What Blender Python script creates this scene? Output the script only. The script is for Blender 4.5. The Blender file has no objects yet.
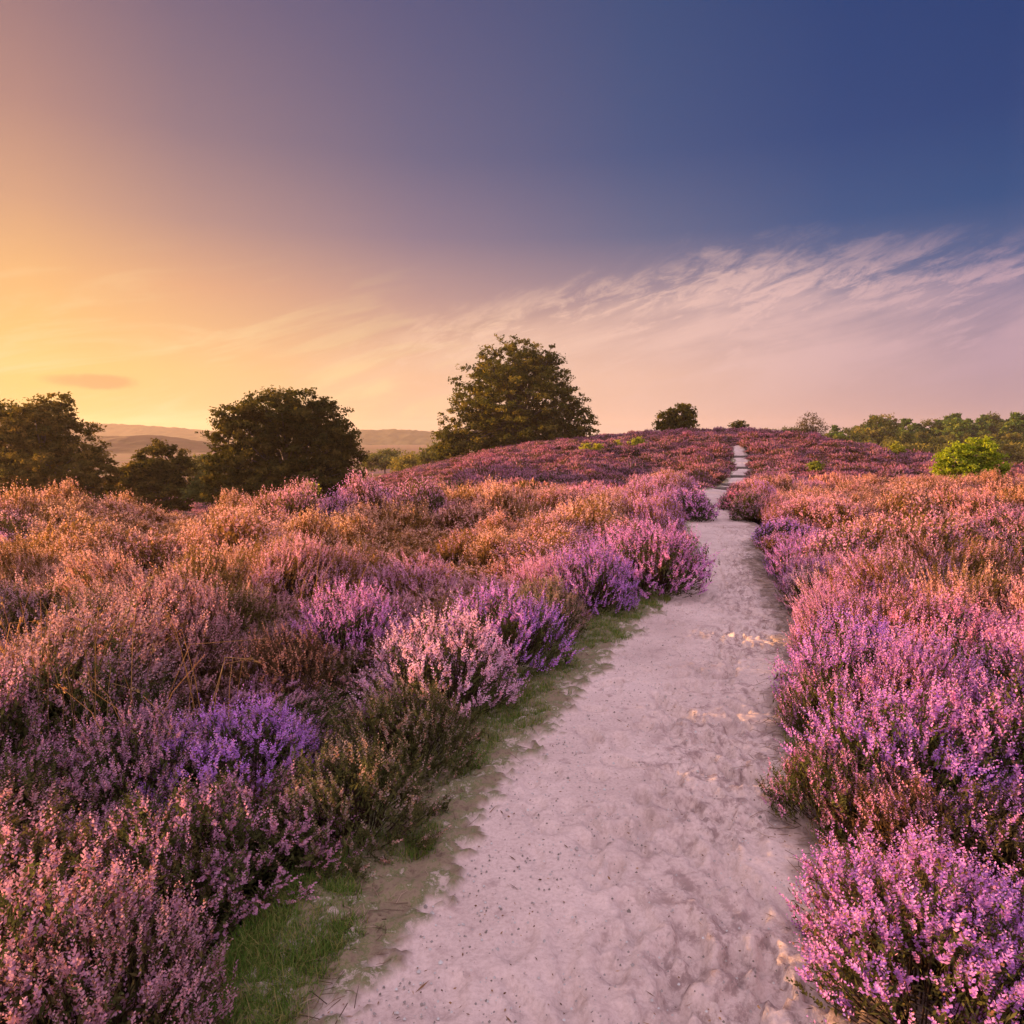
import bpy, math, random
import numpy as np
from mathutils import Vector, Matrix

R = math.radians
sc = bpy.context.scene
COL = sc.collection
rng = np.random.default_rng(7)
random.seed(7)

# ------------------------------------------------------------------ camera geometry (used to work out where things stand)
FPX, CX, CY, HY = 700.0, 512.0, 512.0, 440.0
PITCH = math.atan((CY - HY) / FPX)
CAM_Z = 1.7
SUN_AZ, SUN_EL = R(-72), R(9.6)          # azimuth from the view direction (+Y), negative = left


def ray(px, py):
    u, v = (px - CX) / FPX, (CY - py) / FPX
    c, s = math.cos(PITCH), math.sin(PITCH)
    return (u, c + v * s, v * c - s)


def at(px, py, Y):
    d = ray(px, py)
    k = Y / d[1]
    return (d[0] * k, Y, CAM_Z + d[2] * k)


def flat(px, py, z=0.0):
    d = ray(px, py)
    k = (z - CAM_Z) / d[2]
    return (d[0] * k, d[1] * k)


# ------------------------------------------------------------------ noise
def _hash(ix, iy, seed):
    h = (ix.astype(np.int64) * 374761393 + iy.astype(np.int64) * 668265263 + seed * 1442695041) & 0x7fffffff
    h = ((h ^ (h >> 13)) * 1274126177) & 0x7fffffff
    h = h ^ (h >> 16)
    return (h & 0xffff) / 65535.0


def vnoise(x, y, seed=0):
    x = np.asarray(x, float); y = np.asarray(y, float)
    ix, iy = np.floor(x), np.floor(y)
    fx, fy = x - ix, y - iy
    fx = fx * fx * (3 - 2 * fx); fy = fy * fy * (3 - 2 * fy)
    a = _hash(ix, iy, seed); b = _hash(ix + 1, iy, seed)
    c = _hash(ix, iy + 1, seed); d = _hash(ix + 1, iy + 1, seed)
    return (a * (1 - fx) + b * fx) * (1 - fy) + (c * (1 - fx) + d * fx) * fy


def fbm(x, y, seed=0, octv=4):
    t = 0; a = 0.5; n = 0
    for o in range(octv):
        t = t + a * vnoise(x, y, seed + o * 17); n += a
        x = np.asarray(x) * 2.03 + 5.1; y = np.asarray(y) * 2.03 + 1.7; a *= 0.5
    return t / n


def sstep(t):
    t = np.clip(t, 0, 1)
    return t * t * (3 - 2 * t)


# ------------------------------------------------------------------ terrain
TX = np.array([-90, -60, -30, -22, -18.2, -12, -6.7, 0, 4.8, 12.8, 18.8, 24.8, 31.8, 36.8, 46.8, 60, 90.])
TZ = np.array([-4.6, -4.6, -4.5, -4.3, -3.7, -2.1, -0.6, 0.62, 1.15, 1.9, 2.25, 2.15, .95, -.45, -1.7, -2.1, -2.6])


def left_fall(X, Y):
    w = sstep((-X - 2.0) / 7.5)
    v = sstep((X - 3.0) / 9.0)
    return -w * np.minimum(4.4, 0.125 * np.maximum(0, Y - 12.0)) - v * np.minimum(1.1, .034 * np.maximum(0, Y - 12.0))


def terrain(X, Y):
    X = np.asarray(X, float); Y = np.asarray(Y, float)
    T = (np.interp(X - 1.5, TX, TZ) + np.interp(X, TX, TZ) + np.interp(X + 1.5, TX, TZ)) / 3
    L70 = left_fall(X, np.full_like(X, 70.0))
    ramp = sstep((Y - 30.0) / 41.0)
    back = 1 - sstep((Y - 76.0) / 50.0)
    h = left_fall(X, Y) + (T - L70) * ramp * np.where(T - L70 > 0, back, 1.0)
    h = h - 3.0 * sstep((Y - 85) / 60.0) * sstep((X + 10) / 30.0)
    lw = sstep((-X - 2.0) / 7.5)
    h = h - .85 * sstep((Y - 15) / 12) * (1 - sstep((Y - 36) / 24)) * sstep((pathc(Y) - 1.0 - X) / 4.5) * (1 - .75 * lw)
    far = sstep((Y - 150) / 300.0)
    h = h * (1 - far) - 5.0 * far
    und = (fbm(X * 0.16, Y * 0.16, 3, 3) - 0.5) * 0.35 + (fbm(X * 0.05, Y * 0.05, 9, 2) - 0.5) * 0.5 * sstep((Y - 8) / 20)
    und = und * sstep((np.abs(X - pathc(Y)) - 0.8) / 2.0) * (1 - sstep((Y - 62) / 8) * 0.6)
    return h + und


def gz(x, y): return float(terrain(np.array([x]), np.array([y]))[0])


# ------------------------------------------------------------------ path outline (read off the ground, then in metres)
HL = [(250, 1024), (372, 860), (390, 840), (432, 770), (488, 700), (540, 655), (585, 625), (640, 598), (676, 575), (686, 550), (680, 527)]
HR = [(905, 1024), (826, 860), (815, 840), (800, 790), (786, 735), (780, 690), (792, 650), (782, 620), (768, 592), (752, 563), (752, 545), (764, 531)]
SL = [(330, 1024), (440, 860), (455, 840), (500, 780), (545, 720), (590, 672), (624, 632), (655, 606), (686, 578), (690, 550), (684, 527)]
far_c = [(16.4, 724, 9), (19.0, 717, 7), (21.5, 714, 9), (25.5, 719, 22), (30, 728, 17), (35, 733, 11), (42, 740, 9), (48, 741, 7), (55, 736, 5), (60, 733, 3)]


def _edge(lst, side, near):
    pts = [flat(*p) for p in lst]
    ys = [p[1] for p in pts]; xs = [p[0] for p in pts]
    for (Y, pc, hw) in far_c:
        ys.append(Y); xs.append((pc + side * hw - CX) / FPX * Y)
    return np.array([near[1]] + ys), np.array([near[0]] + xs)


HLy, HLx = _edge(HL, -1, (-.9, 0.5))
HRy, HRx = _edge(HR, 1, (1.05, 0.5))
SLy, SLx = _edge(SL, -1, (-.7, 0.5))


def hl(Y): return np.interp(Y, HLy, HLx)
def hr(Y): return np.interp(Y, HRy, HRx)
def sl(Y): return np.interp(Y, SLy, SLx)
def pathc(Y): return 0.5 * (hl(Y) + hr(Y))


# ------------------------------------------------------------------ mesh helper
def mesh(name, V, quads=None, tris=None, fattr=None, smooth=False, vattr=None, mats=None, midx=None):
    V = np.asarray(V, np.float32)
    nq = 0 if quads is None else len(quads); nt = 0 if tris is None else len(tris)
    loops = []
    if nq: loops.append(np.asarray(quads, np.int32).ravel())
    if nt: loops.append(np.asarray(tris, np.int32).ravel())
    loops = np.concatenate(loops)
    starts = np.concatenate([np.arange(nq) * 4, nq * 4 + np.arange(nt) * 3]).astype(np.int32)
    m = bpy.data.meshes.new(name)
    m.vertices.add(len(V)); m.vertices.foreach_set('co', V.ravel())
    m.loops.add(len(loops)); m.loops.foreach_set('vertex_index', loops)
    m.polygons.add(nq + nt); m.polygons.foreach_set('loop_start', starts)
    if smooth: m.polygons.foreach_set('use_smooth', np.ones(nq + nt, bool))
    m.update(calc_edges=True)
    if fattr is not None:
        for k, v in fattr.items():
            v = np.asarray(v, np.float32)
            a = m.attributes.new(k, 'FLOAT_VECTOR', 'FACE'); a.data.foreach_set('vector', v.ravel())
    if vattr is not None:
        for k, v in vattr.items():
            a = m.attributes.new(k, 'FLOAT', 'POINT'); a.data.foreach_set('value', np.asarray(v, np.float32))
    if mats:
        for mm in mats: m.materials.append(mm)
    if midx is not None: m.polygons.foreach_set('material_index', np.asarray(midx, np.int32))
    m.update()
    return m


def link(name, m, parent=None, loc=None):
    o = bpy.data.objects.new(name, m); COL.objects.link(o)
    if parent is not None: o.parent = parent
    if loc is not None: o.location = loc
    return o


def tag(o, label=None, cat=None, group=None, kind=None):
    if label: o['label'] = label
    if cat: o['category'] = cat
    if group: o['group'] = group
    if kind: o['kind'] = kind
    return o


def empty(name, loc, label, cat, group=None):
    o = bpy.data.objects.new(name, None); COL.objects.link(o); o.location = loc
    o.empty_display_size = 0.2
    return tag(o, label, cat, group)


def grid_quads(nr, nc):
    i = np.arange(nr - 1)[:, None] * nc + np.arange(nc - 1)[None, :]
    return np.stack([i, i + 1, i + nc + 1, i + nc], -1).reshape(-1, 4)


class Acc:
    """collects quads with a per-face vector attribute"""
    def __init__(self): self.V = []; self.Q = []; self.A = []; self.n = 0
    def add(self, V, Q, A):
        self.V.append(np.asarray(V, float)); self.Q.append(np.asarray(Q) + self.n); self.A.append(np.asarray(A, float)); self.n += len(V)
    def cards(self, c, ax, ay, attr):
        """rhombus-like leaves: centre c (N,3), half axes ax, ay"""
        N = len(c)
        V = np.stack([c - ay, c + ax, c + ay, c - ax], 1).reshape(-1, 3)
        self.add(V, np.arange(N * 4).reshape(N, 4), attr)
    def tube(self, pts, rad, sides, attr):
        pts = np.asarray(pts, float); n = len(pts)
        t = np.gradient(pts, axis=0); t /= np.linalg.norm(t, axis=1, keepdims=True) + 1e-9
        ref = np.array([0.31, 0.95, 0.05]) if abs(t[0][2]) > .7 else np.array([0, 0, 1.0])
        a = np.cross(t, ref); a /= np.linalg.norm(a, axis=1, keepdims=True) + 1e-9
        b = np.cross(t, a)
        ang = np.arange(sides) * 2 * math.pi / sides
        V = pts[:, None, :] + np.asarray(rad)[:, None, None] * (np.cos(ang)[None, :, None] * a[:, None, :] + np.sin(ang)[None, :, None] * b[:, None, :])
        i = np.arange(n - 1)[:, None] * sides; j = np.arange(sides)[None, :]; j2 = (j + 1) % sides
        Q = np.stack([i + j, i + j2, i + sides + j2, i + sides + j], -1).reshape(-1, 4)
        self.add(V.reshape(-1, 3), Q, np.tile(np.asarray(attr, float), (len(Q), 1)))
    def build(self, name, mats, smooth=False):
        return mesh(name, np.concatenate(self.V), np.concatenate(self.Q), fattr={'fc': np.concatenate(self.A)}, mats=mats, smooth=smooth)


def unit(v): return v / (np.linalg.norm(v, axis=-1, keepdims=True) + 1e-9)


def rand_dirs(n):
    return unit(rng.normal(size=(n, 3)))


# ------------------------------------------------------------------ materials
class NT:
    def __init__(self, name):
        self.m = bpy.data.materials.new(name); self.m.use_nodes = True
        self.t = self.m.node_tree; self.t.nodes.clear()
        self.out = self.n('ShaderNodeOutputMaterial')
    def n(self, typ, **kw):
        x = self.t.nodes.new(typ)
        for k, v in kw.items():
            if k == 'inp':
                for kk, vv in v.items(): self.set(x, kk, vv)
            else: setattr(x, k, v)
        return x
    def set(self, node, key, val):
        s = node.inputs[key]
        if isinstance(val, bpy.types.NodeSocket): self.t.links.new(val, s)
        else: s.default_value = val
    def math(self, op, a, b=0.0, clamp=False):
        x = self.n('ShaderNodeMath', operation=op, use_clamp=clamp); self.set(x, 0, a); self.set(x, 1, b); return x.outputs[0]
    def mix(self, f, a, b, blend='MIX'):
        x = self.n('ShaderNodeMix', data_type='RGBA', blend_type=blend)
        self.set(x, 0, f); self.set(x, 6, a); self.set(x, 7, b); return x.outputs[2]
    def noise(self, scale, detail=4, rough=.55, vec=None, dist=0.0):
        x = self.n('ShaderNodeTexNoise'); self.set(x, 'Scale', scale); self.set(x, 'Detail', detail); self.set(x, 'Roughness', rough); self.set(x, 'Distortion', dist)
        if vec is not None: self.set(x, 'Vector', vec)
        return x.outputs[0]
    def ramp(self, f, stops):
        x = self.n('ShaderNodeValToRGB'); self.set(x, 0, f); e = x.color_ramp.elements
        while len(e) < len(stops): e.new(.5)
        for el, (p, c) in zip(e, stops): el.position = p; el.color = (*c, 1) if len(c) == 3 else c
        return x.outputs[0]
    def maprange(self, v, a, b, c=0.0, d=1.0, smooth=True):
        x = self.n('ShaderNodeMapRange'); x.interpolation_type = 'SMOOTHSTEP' if smooth else 'LINEAR'
        for i, q in enumerate((v, a, b, c, d)): self.set(x, i, q)
        return x.outputs[0]
    def attr(self, name, typ='GEOMETRY'):
        return self.n('ShaderNodeAttribute', attribute_name=name, attribute_type=typ)
    def leafy(self, color, trans=0.45, tcol=None, rough=None):
        d = self.n('ShaderNodeBsdfDiffuse'); self.set(d, 'Color', color)
        t = self.n('ShaderNodeBsdfTranslucent'); self.set(t, 'Color', tcol if tcol is not None else color)
        x = self.n('ShaderNodeMixShader'); self.set(x, 0, trans)
        self.t.links.new(d.outputs[0], x.inputs[1]); self.t.links.new(t.outputs[0], x.inputs[2])
        self.t.links.new(x.outputs[0], self.out.inputs['Surface'])
    def princ(self, color, rough=.9, bump=None, bump_s=.4, bump_d=.02, spec=.2):
        p = self.n('ShaderNodeBsdfPrincipled'); self.set(p, 'Base Color', color); self.set(p, 'Roughness', rough)
        p.inputs['Specular IOR Level'].default_value = spec
        if bump is not None:
            b = self.n('ShaderNodeBump'); self.set(b, 'Height', bump); self.set(b, 'Strength', bump_s); self.set(b, 'Distance', bump_d)
            self.t.links.new(b.outputs[0], p.inputs['Normal'])
        self.t.links.new(p.outputs[0], self.out.inputs['Surface'])


def heather_material():
    """fc = (kind, random, random2); kind 0 wood, 0.5 green leaf, 1 floret.  tint = the plant's own bloom colour"""
    k = NT('heather_plant')
    fc = k.attr('fc'); sep = k.n('ShaderNodeSeparateXYZ'); k.set(sep, 0, fc.outputs['Vector'])
    kind, r1, r2 = sep.outputs
    tint = k.attr('tint', 'INSTANCER').outputs['Color']
    leafc = k.attr('leafc', 'INSTANCER').outputs['Color']
    pale = k.mix(k.math('MULTIPLY', r2, 0.5), tint, (0.66, 0.45, 0.50, 1))
    pale = k.mix(k.math('MULTIPLY', k.maprange(r1, .62, .95), .45), pale, (0.62, 0.26, 0.22, 1))
    brownf = k.mix(k.math('GREATER_THAN', r2, 0.86), pale, (0.24, 0.12, 0.07, 1))
    fl = k.mix(1.0, brownf, k.ramp(r1, [(0, (.55, .5, .55)), (.5, (1, 1, 1)), (1, (1.35, 1.3, 1.3))]), 'MULTIPLY')
    lf = k.mix(1.0, leafc, k.ramp(r1, [(0, (.5, .5, .5)), (1, (1.5, 1.5, 1.3))]), 'MULTIPLY')
    wood = k.mix(r1, (0.035, 0.022, 0.014, 1), (0.09, 0.055, 0.035, 1))
    c = k.mix(k.math('GREATER_THAN', kind, 0.25), wood, lf)
    c = k.mix(k.math('GREATER_THAN', kind, 0.75), c, fl)
    k.leafy(c, 0.42)
    return k.m


def foliage_material(name, c0, c1, c2, trans=0.45, tmul=(1.3, 1.25, .6)):
    k = NT(name)
    fc = k.attr('fc'); sep = k.n('ShaderNodeSeparateXYZ'); k.set(sep, 0, fc.outputs['Vector'])
    c = k.ramp(sep.outputs[1], [(0, c0), (.55, c1), (1, c2)])
    oi = k.n('ShaderNodeObjectInfo').outputs['Random']
    c = k.mix(1.0, c, k.ramp(oi, [(0, (.55, .65, .6)), (.5, (1, 1, .9)), (1, (1.5, 1.3, .9))]), 'MULTIPLY')
    t = k.mix(1.0, c, (*tmul, 1), 'MULTIPLY')
    k.leafy(c, trans, t)
    return k.m


def bark_material(name='bark', a=(.05, .035, .025), b=(.14, .11, .085)):
    k = NT(name)
    tc = k.n('ShaderNodeTexCoord').outputs['Object']
    n = k.noise(9, 6, .65, tc)
    k.princ(k.ramp(n, [(.3, a), (.7, b)]), .95, n, .8, .03)
    return k.m


HEATHER = heather_material()
BARK = bark_material()

# ------------------------------------------------------------------ heather plants (three levels of detail, shared meshes)
GREENS = [(0.075, 0.080, 0.028), (0.10, 0.08, 0.032), (0.12, 0.07, 0.035), (0.085, 0.085, 0.03)]


def heather_mesh(name, nstem, nflo, fsize, H=0.55, Rd=0.42, nside=4, wood=True, bloom=1.0, leaves=8, upright=0.5, lsize=.0105):
    A = Acc()
    az = rng.uniform(0, 2 * math.pi, nstem)
    th = np.arccos(rng.uniform(0.08, 1.0, nstem))
    base = np.stack([np.cos(az) * Rd * .28 * np.sqrt(rng.random(nstem)), np.sin(az) * Rd * .28 * np.sqrt(rng.random(nstem)), np.zeros(nstem)], 1)
    f = rng.uniform(.78, 1.08, nstem)
    tip = np.stack([np.cos(az) * np.sin(th) * Rd * f, np.sin(az) * np.sin(th) * Rd * f, (np.cos(th) ** .85) * H * f + .03], 1)
    rad = unit(tip - base)
    up = np.array([0, 0, 1.0])
    mid = base + (tip - base) * .55 + np.array([0, 0, -.03])
    tipdir = unit(rad * (1 - upright) + up * upright + rng.normal(size=(nstem, 3)) * .12)
    if wood:
        for i in range(nstem):
            A.tube([base[i], mid[i], tip[i]], [.0035, .0025, .001], 3, (0, rng.random(), rng.random()))
    # foliage along the outer half of the stems
    nl = leaves
    s = rng.uniform(.35, 1.0, (nstem, nl))[..., None]
    c = mid[:, None] + (tip - mid)[:, None] * s + rng.normal(size=(nstem, nl, 3)) * .022
    d = unit(tipdir[:, None] + rng.normal(size=(nstem, nl, 3)) * .6)
    side = unit(np.cross(d, rng.normal(size=(nstem, nl, 3))))
    c = c.reshape(-1, 3); d = d.reshape(-1, 3); side = side.reshape(-1, 3)
    L = rng.uniform(.7, 1.4, len(c))[:, None] * lsize
    A.cards(c, side * L * .42, d * L * 1.7, np.stack([np.full(len(c), .5), rng.random(len(c)), rng.random(len(c))], 1))
    # flowering spikes
    ns = nside
    so = rng.uniform(.72, 1.0, (nstem, ns)); so[:, 0] = 1.0
    sb = mid[:, None] + (tip - mid)[:, None] * so[..., None] + rng.normal(size=(nstem, ns, 3)) * .012
    sd = unit(tipdir[:, None] + rng.normal(size=(nstem, ns, 3)) * .22)
    sl_ = rng.uniform(.05, .125, (nstem, ns)) * np.where(np.arange(ns) == 0, 1.15, .9)
    sb = sb.reshape(-1, 3); sd = sd.reshape(-1, 3); sl_ = sl_.reshape(-1)
    blooms = rng.random(len(sb)) < bloom
    spk_r = rng.random(len(sb))
    pa = unit(np.cross(sd, np.array([.3, .8, .1]))); pb = np.cross(sd, pa)
    if nflo <= 2:      # far: crossed slim blades standing for a whole spike
        for q in range(nflo):
            ax = pa if q == 0 else pb
            kind = np.where(blooms, 1.0, .5)
            A.cards(sb + sd * (sl_ * .5)[:, None], ax * fsize, sd * (sl_ * .62)[:, None], np.stack([kind, spk_r, rng.random(len(sb))], 1))
    else:
        for q in range(nflo):
            a = q * 2.4 + rng.uniform(0, .6, len(sb))
            out = pa * np.cos(a)[:, None] + pb * np.sin(a)[:, None]
            h = (q + rng.uniform(-.3, .3, len(sb))) / nflo
            taper = 1.0 - .55 * (q / nflo)
            c = sb + sd * (h * sl_)[:, None] + out * fsize * .75 * taper
            fd = unit(out * .8 + sd * .8)
            ft = np.cross(fd, unit(np.cross(sd, out)))
            fs = np.cross(fd, ft)
            z = fsize * taper * rng.uniform(.75, 1.2, len(sb))[:, None]
            kind = np.where(blooms, 1.0, .5)
            A.cards(c, fs * z * .72 + out * z * .1, fd * z, np.stack([kind, np.clip(spk_r * .6 + rng.random(len(sb)) * .4, 0, 1), rng.random(len(sb))], 1))
    V = np.concatenate(A.V); Q = np.concatenate(A.Q); F = np.concatenate(A.A)
    if name == 'heather_near':
        SPLIT.append(tuple(sub_mesh(nm, V, Q[m], F[m]) for nm, m in (('foliage', F[:, 0] < .75), ('flowers', F[:, 0] > .75))))
    elif name == 'heather_mid':
        SPLITM.append(tuple(sub_mesh(nm, V, Q[m], F[m]) for nm, m in (('foliage', F[:, 0] < .75), ('flowers', F[:, 0] > .75))))
    return A.build(name, [HEATHER])


SPLIT, SPLITM = [], []


def sub_mesh(nm, V, Q, F):
    u, inv = np.unique(Q.ravel(), return_inverse=True)
    return mesh('heather_' + nm, V[u], inv.reshape(-1, 4), fattr={'fc': F}, mats=[HEATHER])


NEAR = [heather_mesh('heather_near', 230, 16, .0088, nside=4, leaves=16, upright=.45),
        heather_mesh('heather_near', 200, 16, .0088, H=.5, Rd=.45, nside=4, leaves=18, upright=.35, bloom=.85),
        heather_mesh('heather_near', 260, 16, .0082, H=.6, Rd=.4, nside=4, leaves=12, upright=.6, bloom=.95),
        heather_mesh('heather_near', 210, 15, .0085, H=.48, Rd=.42, nside=4, leaves=22, upright=.5, bloom=.5),
        heather_mesh('heather_near', 240, 16, .0090, H=.52, Rd=.42, nside=4, leaves=16, upright=.25, bloom=.8)]
MID = [heather_mesh('heather_mid', 200, 5, .0155, nside=3, leaves=12, upright=.5, lsize=.016),
       heather_mesh('heather_mid', 180, 5, .0155, H=.5, Rd=.46, nside=3, leaves=13, upright=.35, bloom=.85, lsize=.016),
       heather_mesh('heather_mid', 210, 5, .0145, H=.58, Rd=.4, nside=3, leaves=12, upright=.6, bloom=.95, lsize=.016),
       heather_mesh('heather_mid', 190, 5, .0145, H=.48, Rd=.43, nside=4, leaves=16, upright=.5, bloom=.55, lsize=.016)]
FARH = [heather_mesh('heather_far', 170, 2, .022, H=.5, Rd=.5, nside=2, wood=False, leaves=6, upright=.5, lsize=.03),
        heather_mesh('heather_far', 160, 2, .024, H=.42, Rd=.52, nside=2, wood=False, leaves=8, upright=.4, bloom=.85, lsize=.03),
        heather_mesh('heather_far', 170, 2, .022, H=.46, Rd=.5, nside=2, wood=False, leaves=10, upright=.5, bloom=.6, lsize=.03)]

VIOLET = (.54, .21, .70); MAUVE = (.70, .27, .64); PINK = (.82, .29, .50); PALE = (.78, .46, .60)
ROSE = (.74, .20, .34); RUST = (.66, .27, .09); GOLD = (.72, .42, .12); OLIVE = (.22, .17, .07); DULL = (.42, .19, .29)


def tints(X, Y):
    """bloom colour by place: patches of violet, pink, rusty and straw-coloured heather, with orange sunlight and dull shade put into them"""
    n1 = fbm(X * .55, Y * .4, 31, 3); n2 = fbm(X * .3 + 9, Y * .22, 47, 3); n3 = rng.random(len(X))
    out = np.zeros((len(X), 3)); lf = np.zeros((len(X), 3))
    left = X < pathc(Y)
    pal = np.array([VIOLET, MAUVE, PINK, PALE, ROSE, RUST, GOLD, OLIVE, DULL])
    def mixw(w):
        w = np.maximum(w, 0); w = w / w.sum(1, keepdims=True); return w @ pal
    W = np.full((len(X), 9), .02)
    gold = sstep((n2 - .34) / .2); vio = sstep((n1 - .42) / .2)
    nearL = left * (1 - sstep((Y - 4.5) / 3)); midL = left * sstep((Y - 4.5) / 3) * (1 - sstep((Y - 26) / 8))
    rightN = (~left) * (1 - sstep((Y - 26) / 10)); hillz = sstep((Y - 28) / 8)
    gold = np.maximum(gold, (~left) * (.25 + .6 * sstep((fbm(X * .9, Y * .7, 58, 3) - .40) / .2)) * sstep((Y - 3.2) / 2.5))
    edge = np.exp(-np.minimum(np.abs(X - hl(Y)), np.abs(X - hr(Y))) / 1.6)
    farw = sstep((Y - 26) / 10)
    W[:, 0] += nearL * (.45 * vio + .15) + midL * (.55 * vio * .8 + .9 * edge) + rightN * (.7 * edge + .25 * vio + .5 * (1 - sstep((Y - 2.6) / 1.5))) + hillz * .25 * vio
    W[:, 1] += nearL * .32 + midL * (.25 + .5 * edge) + rightN * .35 + hillz * .18
    W[:, 2] += midL * .45 + rightN * (.10 + .36 * sstep((Y - 3.0) / 1.5)) * (1 - .5 * gold) + hillz * .06
    W[:, 3] += nearL * .2 + midL * .3 + rightN * .25 * sstep((Y - 3.2) / 1.5)
    W[:, 4] += rightN * .35 * gold + hillz * (.25 + .6 * gold)
    W[:, 5] += nearL * .4 * sstep((n2 - .42) / .12) + midL * .5 * gold * (1 - edge) + rightN * .85 * gold * (1 - .8 * edge) + hillz * .22 * gold
    W[:, 6] += midL * 1.25 * gold * (1 - edge) + rightN * .95 * gold * (1 - .8 * edge)
    W[:, 7] += nearL * .75 * (1 - .6 * vio) + midL * .14 + hillz * .35 * sstep((n1 - .5) / .1)
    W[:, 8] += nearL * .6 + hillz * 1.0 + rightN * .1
    # push each plant towards one of its candidates so neighbours differ
    W = W ** 2.0 * (0.15 + np.stack([fbm(X * 1.3, Y * 1.1, 300 + q, 2) for q in range(9)], 1) ** 3 * 3 + rng.random(W.shape) ** 2 * .6)
    out = mixw(W)
    g = np.array(GREENS)[rng.integers(0, 4, len(X))]
    rustl = (midL + rightN * .75 * sstep((Y - 3.2) / 3) + hillz * .5) * gold
    lf = g * (1 - rustl[:, None] * .75) + np.array([.30, .15, .045]) * rustl[:, None] * .75
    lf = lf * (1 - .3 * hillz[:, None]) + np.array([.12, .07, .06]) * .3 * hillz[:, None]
    out = out * (1 - .28 * hillz[:, None])  # hill blooms darkened, shade on the slope put into their colour
    return out, lf


# scatter positions -------------------------------------------------
def jitter(x0, x1, y0, y1, s):
    nx, ny = int((x1 - x0) / s), int((y1 - y0) / s)
    gx, gy = np.meshgrid(np.arange(nx), np.arange(ny))
    gx = gx + .5 * (gy % 2)
    X = x0 + (gx + rng.uniform(-.38, .38, gx.shape)) * s; Y = y0 + (gy + rng.uniform(-.38, .38, gx.shape)) * s
    return X.ravel(), Y.ravel()


def corridor(X, Y, pad):
    pad = pad + .22 * sstep((Y - 21) / 4) + .25 * sstep((Y - 24) / 3) * (1 - sstep((Y - 36) / 6))
    return (X > hl(Y) - pad) & (X < hr(Y) + pad + .06 * (Y < 15) - .22 * (Y < 3.3)) & (Y < 56)


# the singled-out bushes: px, py of the foot, radius, height, variant, colours, label
BUSH = []
def B(px, py, r, h, lab, tint, leaf=GREENS[0], var=None):
    x, y = flat(px, py)
    BUSH.append((x, y, r, h, lab, tint, leaf, var))

B(652, 592, .74, .68, 'large purple heather mound bulging over the left side of the path below its bend', MAUVE)
B(590, 612, .50, .60, 'violet heather bush beside the grass verge, nearer than the large bulging mound', VIOLET)
B(545, 640, .40, .50, 'olive and purple heather bush at the widest part of the green grass verge', OLIVE)
B(500, 668, .52, .62, 'brightest violet heather bush left of the path, above the green verge', VIOLET)
B(445, 712, .50, .58, 'pale lilac heather bush left of the path where the verge turns brown', PALE)
B(405, 765, .42, .46, 'dark olive heather bush with few flowers at the lower end of the verge', OLIVE, GREENS[3], 3)
B(350, 835, .42, .42, 'green brown heather bush at the lower left corner of the path', OLIVE, GREENS[3], 3)
B(615, 565, .55, .55, 'rusty pink heather bush behind the large bulging mound', PINK)
B(350, 660, .50, .55, 'lilac heather bush in the middle of the left heath with a brown neighbour', MAUVE)
B(285, 690, .46, .50, 'brown dry heather bush among the lilac ones on the left heath', RUST, GREENS[2], 3)
B(240, 790, .42, .42, 'low violet heather bush in the left foreground below the dry grass', VIOLET)
B(140, 800, .42, .42, 'dull mauve heather bush at the left foreground next to the dry grass stalks', DULL)
B(688, 521, .62, .66, 'pink topped heather mound on the left of the narrow gap in the path', MAUVE)
B(648, 520, .66, .66, 'orange pink heather mound just left of the mound at the path gap', PINK)
B(751, 521, .52, .58, 'small dark round heather bush on the right of the narrow gap in the path', DULL, GREENS[3])
B(738, 509, .55, .50, 'rose heather bush behind the small dark round one at the path gap', ROSE)
B(782, 548, .48, .48, 'violet heather bush at the right edge of the path just before its far bend', VIOLET)
B(808, 580, .52, .52, 'dark violet heather bush bulging over the right edge of the path', VIOLET)
B(826, 612, .44, .50, 'greyish lilac rounded heather bush right of the path, before the dark violet one', PALE)
B(848, 655, .42, .50, 'lilac heather bush with upright spikes at the right edge of the path, midway', MAUVE)
B(852, 725, .46, .60, 'tall violet heather bush with a green grassy skirt on the right of the path', VIOLET)
B(945, 690, .50, .62, 'large orange pink heather bush of long spikes behind the tall violet one', PINK)
B(888, 800, .46, .55, 'purple heather bush leaning over the lower right edge of the path', VIOLET)
B(985, 800, .50, .60, 'magenta heather bush at the right foreground with slanting spikes', MAUVE)
bx = np.array([b[0] for b in BUSH]); by = np.array([b[1] for b in BUSH]); br = np.array([b[2] for b in BUSH])


def near_named(X, Y, k=.52):
    d = np.sqrt((X[:, None] - bx) ** 2 + (Y[:, None] - by) ** 2)
    return (d < br * k).any(1)


def scatter(zone):
    if zone == 'near':
        X, Y = jitter(-7, 6, .9, 8.0, .43); keep = (np.abs(X) < .92 * Y + 1.0)
    elif zone == 'mid':
        X, Y = jitter(-24, 23, 8.0, 26, .52); keep = (np.abs(X) < .86 * Y + 1)
    else:
        X, Y = jitter(-62, 66, 26, 84, .70); keep = (np.abs(X) < .82 * Y + 2)
    pad = {'near': .18, 'mid': .28, 'far': .12}[zone]
    keep &= ~corridor(X, Y, pad)
    keep &= ~near_named(X, Y)
    keep &= np.hypot(X, Y) > 1.35
    gap = fbm(X * 1.1, Y * .9, 171, 3)
    keep &= (gap > np.where((zone == 'near') & (X > 0), .16, .32))
    X, Y = X[keep], Y[keep]
    return X, Y


# source meshes live in a collection that is not part of the scene
def src_collection(name, meshes):
    c = bpy.data.collections.new(name)
    for i, m in enumerate(meshes):
        o = bpy.data.objects.new(f'{name}_kind_{i}', m); c.objects.link(o)
    return c


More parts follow.
